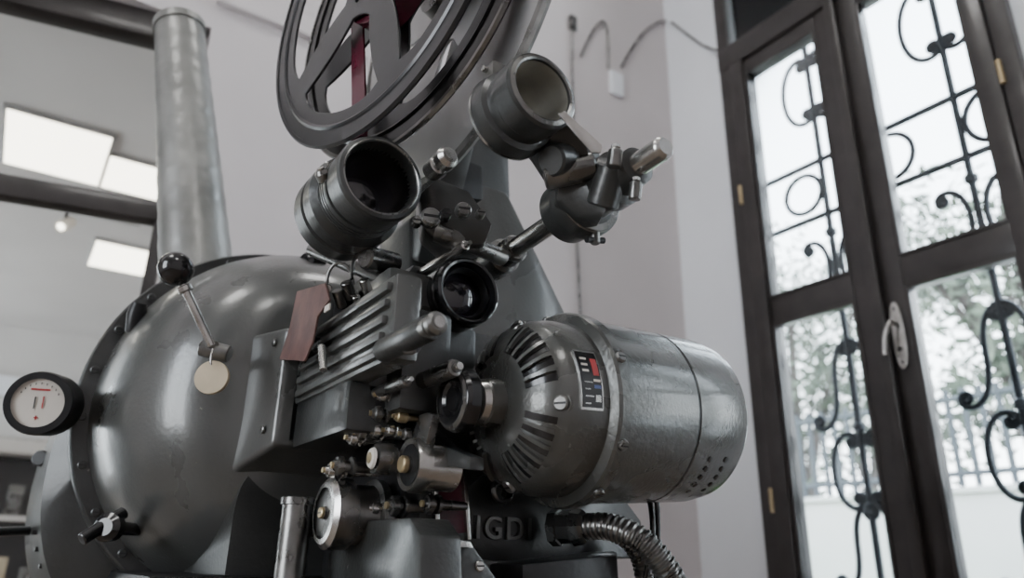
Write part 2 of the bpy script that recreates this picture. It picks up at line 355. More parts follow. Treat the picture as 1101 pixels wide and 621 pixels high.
loft('flange_rear',[(1.47,cx,cz,.31,.31,2),(1.47,cx,cz,.332,.332,2),(1.443,cx,cz,.332,.332,2),(1.443,cx,cz,.31,.31,2)],PAINT,LH,96)
loft('rear_drum',[(1.47,cx-.01,cz-.07,.30,.30,2),(1.5,cx-.025,cz-.10,.325,.32,2.2),(1.6,cx-.025,cz-.11,.33,.325,2.3),(1.85,cx-.025,cz-.11,.33,.325,2.3),(1.93,cx-.025,cz-.11,.31,.305,2.3),(1.96,cx-.025,cz-.11,.25,.25,2.2)],PAINT2,LH)
nk=bmesh.new(); g=[]
for Y,x0,x1,z0,z1 in ((1.30,.235,.66,.07,.33),(1.24,.238,.66,.08,.325),(1.03,.297,.60,.147,.315)):
    g.append([nk.verts.new(XYZ(a,Y,b)) for a,b in((x0,z0),(x1,z0),(x1,z1),(x0,z1))])
for A,B in zip(g,g[1:]):
    for i in range(4): nk.faces.new((A[i],A[(i+1)%4],B[(i+1)%4],B[i]))
nk.faces.new(g[0]); nk.faces.new(g[-1]); bmesh.ops.recalc_face_normals(nk,faces=nk.faces[:])
bmesh.ops.bevel(nk,geom=[e for e in nk.edges],offset=.008,segments=3,affect='EDGES',profile=.6); fin('neck',nk,PAINT,LH,40)
for i in range(12):
    a=math.radians(100+i*14); p=XYZ(cx+math.cos(a)*.322,1.403,cz+math.sin(a)*.322); screw('flange_bolt_%d'%i,p,-Y_,.007,PAINT2,LH)
for i in range(6):
    a=math.radians(196+i*5); p=XYZ(cx-.025+math.cos(a)*.33,1.60,cz-.11+math.sin(a)*.327)
    box('vent_%d'%i,p-V((.006,.06,.004)),p+V((.006,.06,.004)),DARK,LH,.002)
def neckpt(y,z):
    f=(1.24-y)/.21; return XYZ(.238+(.297-.238)*f-.001,y,z)
for i,(y,z) in enumerate(((1.215,.30),(1.215,.105),(1.055,.295),(1.055,.17))): screw('neck_bolt_%d'%i,neckpt(y,z),-X_,.006,DSTEEL,LH)
b0=at(189,289,1.02); b1=at(228,372,1.02)
lathe('ball_grip',b0-(b1-b0).normalized()*.024,b1-b0,[(.024-.024*math.cos(k*math.pi/14),.024*math.sin(k*math.pi/14)) for k in range(15)],BAKE,LH,28)
cyl('ball_collar',b0+(b1-b0)*.22,b0+(b1-b0)*.3,.010,STEEL,LH); cyl('lever_arm',b0+(b1-b0)*.2,b1,.006,STEEL,LH)
cyl('lever_clamp',at(216,373,1.03),at(247,381,1.03),.012,DSTEEL,LH); cyl('lever_shaft',b1,at(245,380,1.2),.009,DSTEEL,LH)
c=at(227,405,1.0); cyl('brass_disc_tag',c,c+V((.004,.006,0)),.023,PAPER,LH,32,.0008)
tubes('tag_ring',[[at(229,375,1.01),at(226,384,1.0),at(227,392,1.0)]],.0015,STEEL,LH)
kp=at(112,566,1.05); lathe('knob_low',kp,V((.6,.8,0)),[(0,0),(0,.012),(.006,.02),(.02,.02),(.026,.01),(.16,.008),(.16,0)],BAKE,LH)
cyl('knob_low_wing',kp+V((-.025,.0,-.018)),kp+V((.025,.02,.022)),.009,BAKE,LH)
kp=at(150,326,1.25); lathe('catch_top',kp,V((0,.3,-1)),[(0,0),(0,.012),(.02,.016),(.05,.012),(.05,0)],DARK,LH)
cyl('side_handle',at(-8,572,1.2),at(40,570,1.34),.008,BAKE,LH)
kp=at(42,492,1.33); cyl('catch_side',kp,kp+V((.04,.07,0)),.014,DARK,LH)
box('lamphouse_base',(.18,1.1,Z(-.32)),(.66,1.9,Z(-.02)),DARK,LH,.01)
box('lamphouse_stand',(.26,1.2,.06),(.60,1.8,Z(-.31)),PAINT2,LH,.01)
loft('underbody',[(1.12,.45,.0,.17,.14,5),(1.4,.45,-.02,.2,.15,5)],PAINT2,LH)
EX=empty('exhaust_pipe',XYZ(.236,1.466,.4))
e0=at(214,325,1.47); e1=at(193,28,1.78); L=(e1-e0).length
pr=[(0,0),(0,.073)]
for i in range(1,40):
    s=i/40; pr.append((L*s,.072-.017*s+.0008*math.sin(i*2.1)))
pr+=[(L-.02,.056),(L-.02,.059),(L,.059),(L,.05),(L-.1,.048)]
lathe('pipe_wrapped',e0,e1-e0,pr,FOIL,EX,40)
# ---- meter ----
MT=empty('round_meter',at(45,435,1.1),PJ); md=V((-.30,-.86,-.12)).normalized()
mc=at(42,433,1.12)
lathe('housing',mc,-md,[(-.006,.036),(-.006,.046),(0,.048),(.05,.048),(.06,.04),(.13,.03),(.26,.03)],DARK,MT,44)
lathe('dial',mc,-md,[(-.002,0),(-.002,.038)],WHITE,MT,40)
a_,x_,y_=basis(md)
xx=V((.8,-.3,0)); xx=(xx-a_*xx.dot(a_)).normalized(); yy=a_.cross(xx)*1
if yy.z<0: yy=-yy
def dl(n,u,v,w,h,m):
    p=mc+md*.003; vs=[p+xx*(u+i*w)+yy*(v+j*h) for i,j in((-1,-1),(1,-1),(1,1),(-1,1))]; prism(n,vs,md*.0006,m,MT,0)
dl('needle_a',-.005,.0,.0009,.009,DARK); dl('needle_b',.006,.001,.0009,.009,RED); dl('scale',0,.020,.013,.0014,RED); dl('zero',0,-.022,.003,.0008,RED); dl('zero_b',0,-.022,.0008,.003,RED)
for i in range(9):
    a=math.radians(30+i*15); dl('tick_%d'%i,.029*math.cos(a),.029*math.sin(a),.0006,.0016,DARK)
# ---- ribbed gate housing ----
xr=.32
box('gate_box',(xr,.715,Z(.205)),(.352,1.04,Z(.305)),PAINT,PJ,.006)
box('gate_lower',(xr+.004,.84,Z(.145)),(.40,1.04,Z(.21)),PAINT2,PJ,.008)
box('gate_core',(.345,.84,Z(.19)),(.5,1.03,Z(.30)),PAINT2,PJ,.006)
box('gate_end_plate',(.312,1.03,Z(.15)),(.6,1.05,Z(.37)),PAINT,PJ,.006)
for i in range(5):
    z=.211+i*.0185; box('rib_%d'%i,(xr-.007,.725+(4-i)*.004,Z(z)),(xr+.002,1.015,Z(z+.010)),PAINT,PJ,.003)
cyl('gate_handle',ax(346,372,.30),ax(348,398,.30),.005,STEEL,PJ)
for py in (374,396): cyl('handle_post',ax(346,py,.30),ax(347,py,.322),.003,STEEL,PJ)
tg=[(319,313),(349,304),(354,322),(341,340),(336,366),(327,388),(300,386),(311,352)]
prism('leather_tag',[ax(a,b,.292) for a,b in tg],(.003,0,0),LEATHER,PJ,.001)
pp=ax(352,331,.288); box('paper_label',pp-V((.001,.008,.004)),pp+V((.001,.008,.004)),WHITE,PJ,0)
cyl('tag_pin',ax(352,310,.30),ax(352,310,.33),.006,STEEL,PJ)
lathe('shutter_knob',ax(325,284,.36),V((1,.2,0)),[(0,0),(0,.02),(.006,.027),(.03,.027),(.04,.012),(.08,.012),(.08,0)],BAKE,PJ)
cyl('crossbar',at(335,268,1.12),at(412,300,1.0),.010,DSTEEL,PJ)
tubes('spring_wires',[[at(352,318,1.0),at(350,296,1.0),at(362,280,1.0),at(378,288,1.0),at(380,306,1.0)],[at(366,310,.98),at(372,322,.98),at(382,312,.98),at(386,326,.97)],[at(378,300,.98),at(378,278,1),at(392,270,1.0),at(398,290,1)]],.0022,DSTEEL,PJ)
for i,(px,py,r) in enumerate(((372,303,.008),(382,318,.006),(362,312,.007),(391,300,.007))): cyl('adjuster_%d'%i,at(px,py,.97),at(px+6,py+18,.98),r,STEEL if i%2 else DSTEEL,PJ)
box('gate_top_block',(.36,.90,Z(.30)),(.46,1.03,Z(.375)),DARK,PJ,.008)
cyl('gate_top_roller',at(392,276,.98),at(425,284,1.02),.016,DSTEEL,PJ)
# ---- main casting ----
prism('head_casting',[XYZ(.44,.875,-.3),XYZ(.44,.875,.18),XYZ(.44,.93,.33),XYZ(.44,1.16,.33),XYZ(.44,1.16,-.3)],(.2,0,0),PAINT2,PJ,.01)
box('film_plate',(.415,.87,Z(-.28)),(.445,1.12,Z(.2)),DARK,PJ,.006)
prism('back_cover',[ay(487,196,1.0)+V((0,0,-.02)),ay(496,191,1.0),ay(546,206,1.0),ay(615,350,1.0),ay(640,470,1.0),ay(500,470,1.0)],(0,.16,0),PAINT,PJ,.008)
prism('cover_side',[ay(440,235,1.02),ay(470,205,1.02),ay(500,195,1.02),ay(505,470,1.02),ay(440,470,1.02)],(0,.12,0),PAINT2,PJ,.006)
prism('reel_arm',[ay(402,138,.97),ay(425,122,.97),ay(468,132,.97),ay(482,165,.97),ay(520,178,.97),ay(520,215,.97),ay(440,205,.97)],(0,.05,0),DARK,PJ,.006)
prism('reel_arm_upper',[ay(455,120,1.04),ay(515,95,1.04),ay(547,160,1.04),ay(549,215,1.04),ay(470,200,1.04)],(0,.06,0),PAINT2,PJ,.006)
for i,(px,py,r,t) in enumerate(((462,236,.013,.93),(478,233,.008,.91),(497,228,.010,.92),(515,232,.006,.92),(447,240,.007,.93))):
    p=at(px,py,t); screw('arm_screw_%d'%i,p,V((-.3,-1,0)),r,DSTEEL if i!=1 else BAKE,PJ,.012)
prism('lens_bracket_arm',[at(450,208,.97),at(470,190,.97),at(505,205,.97),at(530,240,.97),at(522,262,.97),at(480,268,.97),at(455,245,.97)],V((.02,.05,0)),PAINT2,PJ,.006)
tubes('bracket_strut',[[at(468,250,.97),at(500,258,.97),at(540,277,1.03)]],.012,DSTEEL,PJ)
def thumb(n,p,axis,r,L,m=DSTEEL,cap=STEEL):
    a=V(axis).normalized(); lathe(n,p,a,[(0,0),(0,r*.7),(L*.12,r),(L*.35,r),(L*.4,r*.6),(L*.5,r*.6),(L*.55,r*.9),(L*.95,r*.9),(L,r*.7),(L,0)],m,PJ,26)
    lathe(n+'_cap',p-a*.002,a,[(0,0),(0,r*.5),(.003,r*.5)],cap,PJ,20)
thumb('thumb_screw_top',at(484,166,.9),at(462,186,.94)-at(484,166,.9),.014,.05,STEEL)
thumb('thumb_screw_a',at(345,182,.93),at(360,215,.95)-at(345,182,.93),.010,.04)
thumb('thumb_screw_b',at(352,176,.95),V((.1,.1,-1)),.006,.03)
# ---- big projection lens (open barrel) ----
p=at(411,190,.92)
lathe('lens_upper_barrel',p,Y_,[(.06,0),(.06,.040),(.02,.045),(.0,.048),(-.001,.051),(.001,.055),(.006,.057),(.040,.056),(.041,.053),(.045,.053),(.046,.056)]+
   sum([[(.05+i*.006,.0565),(.053+i*.006,.0565),(.0535+i*.006,.0552),(.0555+i*.006,.0552)] for i in range(4)],[])+[(.078,.060),(.082,.064),(.105,.064),(.108,.060),(.112,.060),(.114,.064),(.140,.064),(.150,.055),(.16,.04),(.16,0)],PAINT2,PJ,64,20)
lathe('lens_upper_glass',p+Y_*.055,Y_,[(-.006,0),(-.004,.02),(0,.040)],LENS,PJ,40)
lathe('lens_upper_inner',p+Y_*.003,Y_,[(0,.0478),(.02,.0445),(.055,.0395)],BAKE,PJ,48)
lathe('lens_upper_rim',p,Y_,[(.001,.0478),(-.0015,.0495),(-.001,.051)],DSTEEL,PJ,60)
# ---- lower lens ----
p=at(505,312,.98)
lathe('lens_lower_barrel',p,Y_,[(.035,0),(.035,.030),(.012,.036),(0,.040),(-.001,.043),(.002,.046),(.010,.047),(.012,.045),(.016,.045),(.018,.047),(.05,.047),(.055,.042),(.08,.042),(.083,.05),(.11,.05),(.11,.04),(.2,.04),(.2,0)],BAKE,PJ,56,20)
lathe('lens_lower_glass',p+Y_*.022,Y_,[(-.009,0),(-.006,.014),(0,.030),(.003,.034)],LENS,PJ,40)
lathe('lens_lower_ring',p+Y_*.012,Y_,[(0,.036),(-.002,.034),(.004,.031),(.012,.031)],DARK,PJ,48)
lx=p.x; lz=p.z
prism('lens_holder',[V((lx-.06,p.y+.09,lz-.05)),V((lx-.065,p.y+.09,lz+.02)),V((lx-.04,p.y+.09,lz+.058)),V((lx+.04,p.y+.09,lz+.06)),V((lx+.065,p.y+.09,lz+.02)),V((lx+.06,p.y+.09,lz-.055))],(0,.08,0),PAINT2,PJ,.006)
box('lens_slide',(.36,.83,Z(.30)),(.44,1.0,Z(.36)),PAINT,PJ,.008)
box('lens_slide_cap',(.365,.80,Z(.285)),(.395,.86,Z(.34)),DSTEEL,PJ,.008)
def ycyl(n,px,py,t,L,r,m,endm=STEEL):
    p=at(px,py,t); lathe(n,p,Y_,[(0,0),(0,r*.55),(.004,r*.6),(.005,r*.9),(.009,r),(L-.004,r),(L,r*.9),(L,0)],m,PJ,30)
    lathe(n+'_pin',p-Y_*.006,Y_,[(0,0),(0,r*.4),(.008,r*.45)],endm,PJ,18); return p
ycyl('focus_tube_a',466,350,.72,.115,.0135,PAINT2); ycyl('focus_tube_b',492,394,.84,.15,.0105,DSTEEL)
thumb('focus_knob',at(472,346,.705),Y_,.0115,.03)
cyl('focus_tube_stem',at(440,372,.76),at(445,372,.9),.009,DSTEEL,PJ)
box('tube_block',(.372,.80,Z(.17)),(.44,.92,Z(.30)),PAINT2,PJ,.008)
ycyl('guide_rod_a',503,262,.95,.2,.007,STEEL); ycyl('guide_rod_b',440,408,.84,.10,.007,DSTEEL)
# ---- film path rollers ----
def roller(n,px,py,t,r,L,m=STEEL,fl=True):
    p=at(px,py,t); prof=[(0,0),(0,r*.5),(.003,r*.62),(.004,r*.9),(.008,r)]
    if fl: prof+=[(.011,r),(.013,r*.6),(L*.5,r*.6),(L*.5+.002,r),(L*.5+.006,r),(L*.5+.008,r*.55),(L,r*.55),(L+.03,r*.4),(L+.03,0)]
    else: prof+=[(L-.003,r),(L,r*.8),(L+.03,r*.5),(L+.03,0)]
    lathe(n,p,X_,prof,m,PJ,28); lathe(n+'_screw',p-X_*.003,X_,[(0,0),(0,r*.35),(.004,r*.35)],BRASS,PJ,14)
for i,(px,py,r,L,m) in enumerate(((373,470,.009,.03,STEEL),(382,463,.011,.035,DSTEEL),(397,462,.010,.03,STEEL),(399,444,.010,.03,DSTEEL),(404,424,.008,.03,STEEL),(413,462,.008,.025,STEEL),
    (349,505,.009,.04,STEEL),(358,500,.012,.04,DSTEEL),(396,546,.008,.03,STEEL),(417,543,.013,.035,DSTEEL),(424,447,.007,.02,BRASS),(455,541,.012,.03,DSTEEL),(431,466,.008,.03,DSTEEL))):
    roller('roller_%d'%i,px,py,.9,r,L,m)
roller('sprocket_knob',399,492,.885,.019,.03,DSTEEL,False); lathe('sprocket_face',at(398,492,.882),X_,[(0,0),(0,.011),(.003,.013)],WHITE,PJ,24)
p=at(437,499,.87)
lathe('film_sprocket_disc',p,X_,[(0,0),(0,.010),(.004,.010),(.004,.024),(.002,.030),(.006,.032),(.02,.032),(.022,.028),(.06,.028),(.06,0)],STEEL,PJ,48)
lathe('disc_inlay',p+X_*.003,X_,[(0,.010),(0,.024)],DARK,PJ,40)
prism('disc_arm',[p+V((.012,-.01,-.012)),p+V((.012,-.035,.055)),p+V((.012,-.02,.06)),p+V((.012,.0,.06)),p+V((.012,.04,.0))],(.012,0,0),DSTEEL,PJ,.003)
cyl('disc_hub',p-X_*.008,p,.010,BRASS,PJ)
p=at(347,551,.90)
lathe('takeup_sprocket',p,X_,[(0,0),(0,.008),(.003,.008),(.003,.034),(.006,.041),(.012,.042),(.03,.042),(.033,.036),(.06,.036),(.062,.044),(.072,.044),(.075,.03),(.12,.03),(.12,0)],DSTEEL,PJ,56)
lathe('takeup_rim',p-X_*.0005,X_,[(0,.030),(.001,.036),(.006,.0425)],STEEL,PJ,56); screw('takeup_screw',p,-X_,.007,BRASS,PJ)
p=at(312,612,.93); q=at(312,536,.93); q=V((p.x,p.y,q.z+.005)); h=q.z-p.z
lathe('oil_canister',p-Z_*.03,Z_,[(0,0),(0,.019),(h*.88+.03,.019),(h*.89+.03,.0215),(h*.98+.03,.0215),(h+.03,.019),(h+.03,0)],DSTEEL,PJ,36)
prism('canister_arm',[p+V((.01,.01,.04)),p+V((.1,.03,.04)),p+V((.1,.03,.07)),p+V((.01,.01,.07))],(0,.02,0),PAINT2,PJ,.003)
def yprism(n,pl,Y,d,m,bev=.004): prism(n,[ay(a,b,Y) for a,b in pl],(0,d,0),m,PJ,bev)
def xprism(n,pl,X,d,m,bev=.004): prism(n,[ax(a,b,X) for a,b in pl],(d,0,0),m,PJ,bev)
xprism('lower_door',[(352,640),(352,596),(384,560),(440,556),(452,575),(452,640)],.375,.05,PAINT2)
yprism('lower_guard',[(447,640),(450,606),(478,578),(506,582),(548,640)],.76,.03,PAINT2)
yprism('lower_guard_rim',[(474,586),(478,578),(506,582),(509,589)],.75,.012,STEEL,.001)
screw('guard_bolt_a',ay(474,594,.76),-Y_,.006,STEEL,PJ); screw('guard_bolt_b',ay(515,608,.76),-Y_,.006,STEEL,PJ)
yprism('film_strip',[(470,500),(497,500),(503,572),(474,575)],.862,.003,FILM,0)
yprism('film_track',[(466,490),(470,490),(474,580),(469,580)],.855,.01,STEEL,.001); yprism('film_track_b',[(497,490),(501,490),(507,580),(503,580)],.855,.01,STEEL,.001)
xprism('arm_plate',[(440,470),(452,455),(480,480),(505,490),(505,505),(470,500),(448,492)],.43,.02,PAINT2)
yprism('motor_mount',[(498,525),(520,510),(660,520),(690,560),(690,600),(505,604)],.87,.06,PAINT2)
yprism('mount_base',[(505,600),(560,604),(664,592),(668,660),(505,660)],.82,.16,PAINT2)
yprism('mount_ledge',[(562,606),(664,596),(666,640),(562,640)],.75,.08,DARK)
tc=bpy.data.curves.new('txt','FONT'); tc.body='IGDI'; tc.size=.040; tc.extrude=.003; tc.bevel_depth=.0008; tc.space_character=1.2
to=bpy.data.objects.new('txt',tc); bpy.context.collection.objects.link(to)
to.matrix_world=Matrix.Translation(ay(509,578,.867))@Matrix.Rotation(math.radians(90),4,'X'); tomesh(to,'raised_lettering',HAM,PJ)
p=ay(540,527,.86); lathe('round_badge',p,Y_,[(0,0),(0,.012),(-.004,.012),(-.006,.014),(-.004,.017),(0,.018)],DSTEEL,PJ,32)
box('pedestal',(.42,.86,.06),(.72,1.18,Z(-.28)),PAINT2,PJ,.015); box('pedestal_foot',(.2,.7,0),(.8,1.85,.065),DARK,PJ,.015)
# ---- anamorphic swing holder ----
SH=empty('anamorphic_lens_holder',at(600,170,.88),PJ)
p=at(584,96,.80)
lathe('ring_clamp',p,Y_,[(.07,.035),(.0,.036),(-.001,.0375),(0,.043),(.003,.0455),(.03,.0455),(.033,.043),(.045,.043),(.048,.049),(.056,.051),(.07,.051),(.074,.047),(.07,.035)],PAINT2,SH,64,22)
lathe('ring_rim',p+Y_*.072,Y_,[(0,.034),(.002,.048),(-.002,.0515),(-.006,.0515)],STEEL,SH,60)
lathe('ring_front_rim',p-Y_*.0008,Y_,[(0,.036),(-.0012,.038),(.0005,.0425)],DSTEEL,SH,60)
lathe('ring_liner',p+Y_*.002,Y_,[(0,.0352),(.066,.0335)],CREAM,SH,56)
q=at(528,88,.85); box('clamp_lug',q-V((.006,.012,.022)),q+V((.016,.012,.022)),DSTEEL,SH,.004)
for dz in (-.014,.014): cyl('lug_bolt',q+V((-.012,0,dz)),q+V((.02,0,dz)),.004,STEEL,SH)
prism('holder_neck',[at(578,160,.87),at(560,140,.86),at(620,130,.84),at(635,165,.85),at(600,195,.87)],V((.012,.03,0)),PAINT2,SH,.005)
cyl('holder_pivot',at(592,172,.84),at(632,172,.9),.019,PAINT2,SH)
cyl('holder_pivot_b',at(585,190,.86),at(640,178,.86),.016,DSTEEL,SH)
prism('lever_blade',[at(600,122,.79),at(607,119,.79),at(648,156,.78),at(646,164,.78),at(636,164,.78)],V((.001,.002,0)),STEEL,SH,.0006)
s0=at(716,157,.80); s1=at(533,281,1.10)
sd=(s1-s0).normalized(); LL=(s1-s0).length
lathe('shaft',s0,sd,[(0,0),(0,.0095),(.003,.0125),(.006,.0135),(LL,.0135),(LL,0)],STEEL,SH,36)
lathe('shaft_clamp',s0+sd*.045,sd,[(0,0),(0,.017),(.002,.022),(.03,.025),(.035,.034),(.055,.034),(.06,.030),(.09,.030),(.092,.044),(.098,.047),(.114,.047),(.118,.042),(.145,.040),(.15,.02),(.15,0)],PAINT2,SH,48)
lathe('clamp_disc_rim',s0+sd*.045,sd,[(.0905,.030),(.0912,.043),(.094,.0458)],DSTEEL,SH,48)
cyl('clamp_barrel',at(647,222,.86),at(660,178,.85),.019,PAINT2,SH,32)
prism('clamp_block',[at(603,178,.87),at(638,172,.86),at(658,194,.85),at(650,232,.85),at(620,236,.88),at(598,216,.88)],V((.015,.03,0)),PAINT2,SH,.006)
for i,(px,py,r) in enumerate(((662,161,.008),(684,196,.007))):
    q=at(px,py,.82); cyl('holder_bolt_%d'%i,q,q+V((0,.004,-.02)),r,DSTEEL,SH,18); cyl('bolt_cap_%d'%i,q+V((0,0,.001)),q+V((0,.0,.006)),r*.7,STEEL,SH,6)
q=at(640,262,.9); cyl('wing_nut',q,q+V((0,0,.02)),.006,DSTEEL,SH); cyl('wing_a',q+V((-.014,0,.002)),q+V((.014,0,.008)),.004,DARK,SH)
lathe('shaft_socket',s0+sd*(LL-.06),sd,[(0,0),(0,.017),(.004,.02),(.03,.02),(.034,.026),(.09,.026),(.09,0)],DSTEEL,SH,32)
# ---- motor ----
MO=empty('electric_motor',XYZ(.6,.75,.17),PJ)
m0=at(531,433,.89)
md_=V((1,.0,.055)).normalized()
bell=[(-.02,0),(-.02,.024),(-.016,.028),(0,.030),(.001,.046),(.003,.056),(.007,.068),(.013,.080),(.021,.091),(.031,.099),(.043,.105),(.06,.1075),(.088,.109),(.090,.114),(.092,.120),(.096,.1225),(.110,.1225)]
lathe('front_bell',m0,md_,bell,HAM,MO,96,24)
lathe('body',m0,md_,[(.110,.1215),(.112,.117),(.228,.115),(.229,.1135),(.232,.1135),(.233,.115),(.30,.1135),(.324,.109),(.338,.099),(.345,.085),(.348,.06),(.350,0)],HAM,MO,96,24)
a_,bx,by=basis(md_)
def mp(s,ang,r):
    A=math.radians(ang); d=-V((0,1,0))*math.cos(A)+V((0,0,1))*math.sin(A); d=(d-md_*d.dot(md_)).normalized(); return m0+md_*s+d*r
def arcquad(n,s0_,s1_,a0,a1,r,m,th=.0015,parent=MO):
    bm=bmesh.new(); N=10 if abs(a1-a0)<90 else 90; g=[]
    for k in range(N+1):
        a=a0+(a1-a0)*k/N; g.append([bm.verts.new(mp(s,a,rr)) for s,rr in((s0_,r-.003),(s0_,r+th),(s1_,r+th),(s1_,r-.003))])
    for A,B in zip(g,g[1:]):
        for i in range(4): bm.faces.new((A[i],A[(i+1)%4],B[(i+1)%4],B[i]))
    bm.faces.new(g[0]);bm.faces.new(g[-1]); return fin(n,bm,m,parent,40)
prof=[(.0045,.061),(.007,.068),(.010,.0745),(.013,.080),(.021,.091),(.026,.095)]
def fin_rib(n,ang,w,off,m,pf=prof):
    bm=bmesh.new(); g=[]
    for i,(s,r) in enumerate(pf):
        da=math.degrees(w/r); g.append([bm.verts.new(mp(s+.004,ang-da,r-.004)),bm.verts.new(mp(s-off*.8,ang-da,r+off*.6)),bm.verts.new(mp(s-off*.8,ang+da,r+off*.6)),bm.verts.new(mp(s+.004,ang+da,r-.004))])
    for A,B in zip(g,g[1:]):
        for i in range(4): bm.faces.new((A[i],A[(i+1)%4],B[(i+1)%4],B[i]))
    bm.faces.new(g[0]);bm.faces.new(g[-1]); return fin(n,bm,m,MO,30)
for q in range(4):
    base=q*90+10
    for i in range(6):
        ang=base+i*12; fin_rib('slot_%d_%d'%(q,i),ang,.0040,.0006,BAKE,prof)
        if i<5: fin_rib('slot_lip_%d_%d'%(q,i),ang+5,.0022,.005,HAM,prof)
for i,a in enumerate((-8,82,172,262)):
    p=mp(.026,a,.090); d=(mp(0,a,1)-mp(0,a,0)); lathe('bolt_boss_%d'%i,p+md_*.01,-md_+d*.7,[(-.02,.014),(.006,.013),(.008,.011),(.008,0)],HAM,MO,24); screw('bell_bolt_%d'%i,p+md_*.01+(-md_+d*.7).normalized()*.008,-md_+d*.7,.009,DSTEEL,MO,.006)
for i,a in enumerate((100,20,-28,-60)):
    p=mp(.102,a,.120); screw('flange_screw_%d'%i,p,mp(.118,a,1)-mp(.118,a,0),.007,DSTEEL,MO,.007)
r_=.1072
BLUE=mat('blue_enamel',(.05,.08,.22),.4,0,0,var=.1)
arcquad('nameplate_border',.046,.078,-11,27,r_+.0005,STEEL,.0015); arcquad('nameplate',.048,.076,-9.5,25.5,r_+.0015,BAKE,.0012)
arcquad('nameplate_emblem',.066,.0740,10,21,r_+.0025,RED,.0008); arcquad('nameplate_stripe',.065,.0745,6,7.5,r_+.0025,WHITE,.0006); arcquad('nameplate_band',.065,.0745,2,4,r_+.0025,BLUE,.0006)
for i in range(4):
    arcquad('plate_line_%d'%i,.051,.059+(i%2)*.004,-7.5+i*4.2,-6.8+i*4.2,r_+.0025,STEEL,.0006)
arcquad('plate_field',.066,.0735,-6,-2,r_+.0025,STEEL,.0006)
for i in range(3): arcquad('plate_text_%d'%i,.051,.060,12+i*4,13.4+i*4,r_+.0025,WHITE,.0006)
for i in range(5):
    for j in range(2):
        a=-64+i*7; p=mp(.262+j*.03,a,.1145-j*.001); d=mp(0,a,1)-mp(0,a,0); lathe('vent_%d_%d'%(i,j),p,d,[(0,0),(.001,.004),(.0012,0)],BAKE,MO,12)
arcquad('seam_band',.2285,.2325,-180,178,.1135,DARK,.0004)
k0=m0-md_*.06
lathe('hand_knob',k0,md_,[(.004,0),(.004,.017),(.001,.021),(0,.030),(.003,.0355),(.008,.038),(.020,.038),(.024,.035),(.028,.024),(.032,.018),(.055,.018)],BAKE,MO,60,24)
lathe('knob_center',k0+md_*.002,md_,[(0,0),(0,.014),(.004,.015)],DARK,MO,30); lathe('knob_rim',k0,md_,[(-.0004,.0295),(-.0006,.032),(.002,.0345)],DSTEEL,MO,60)
lathe('hub_flange',m0-md_*.03,md_,[(0,0),(0,.018),(.004,.024),(.012,.026),(.014,.022),(.03,.022)],STEEL,MO,40)
# ---- conduit hoses ----
FC=empty('flexible_conduit',at(660,570,.95),PJ)
def hose(n,pts,r,m,pitch=.0075):
    P=[V(p) for p in pts]; S=[]
    for i in range(len(P)-1):
        a=P[max(i-1,0)];b=P[i];c=P[i+1];d=P[min(i+2,len(P)-1)]
        for k in range(20):
            t=k/20; S.append(.5*((2*b)+(c-a)*t+(2*a-5*b+4*c-d)*t*t+(-a+3*b-3*c+d)*t**3))
    S.append(P[-1]); tot=0; acc=[0]
    for a,b in zip(S,S[1:]): tot+=(b-a).length; acc.append(tot)
    N=int(tot/pitch*4); bm=bmesh.new(); rings=[]; j=0
    for i in range(N+1):
        s=tot*i/N
        while j<len(acc)-2 and acc[j+1]<s: j+=1
        t=(s-acc[j])/max(1e-9,acc[j+1]-acc[j]); c=S[j].lerp(S[j+1],t); d=(S[j+1]-S[j]).normalized()
        x=Z_.cross(d); x=x.normalized() if x.length>.1 else V((1,0,0)); y=d.cross(x)
        rr=r*(1,.99,.86,.86)[i%4]
        rings.append([bm.verts.new(c+(x*math.cos(q*math.pi/12)+y*math.sin(q*math.pi/12))*rr) for q in range(24)])
    for A,B in zip(rings,rings[1:]):
        for q in range(24): bm.faces.new((A[q],A[(q+1)%24],B[(q+1)%24],B[q]))
    bm.faces.new(rings[0]);bm.faces.new(rings[-1]); return fin(n,bm,m,FC,25)
hose('hose_main',[at(628,566,.98),at(655,566,.96),at(685,578,.94),at(708,600,.93),at(726,630,.93),at(745,680,.95)],.0175,DSTEEL)
hose('hose_rear',[at(655,570,1.05),at(675,580,1.05),at(690,605,1.05),at(695,650,1.05)],.014,DSTEEL)
q0=at(594,567,1.0);q1=at(634,566,.975); lathe('gland',q0,q1-q0,[(0,0),(0,.024),(.012,.024),(.013,.021),(.03,.021),(.032,.024),(.045,.022),(.05,.018),(.05,0)],DSTEEL,FC,8,ang=10)
tubes('black_cable',[[at(698,535,1.05),at(703,560,1.03),at(700,590,1.02),at(690,640,1.02)],[at(706,535,1.06),at(709,570,1.05),at(704,640,1.03)]],.004,BAKE,FC)
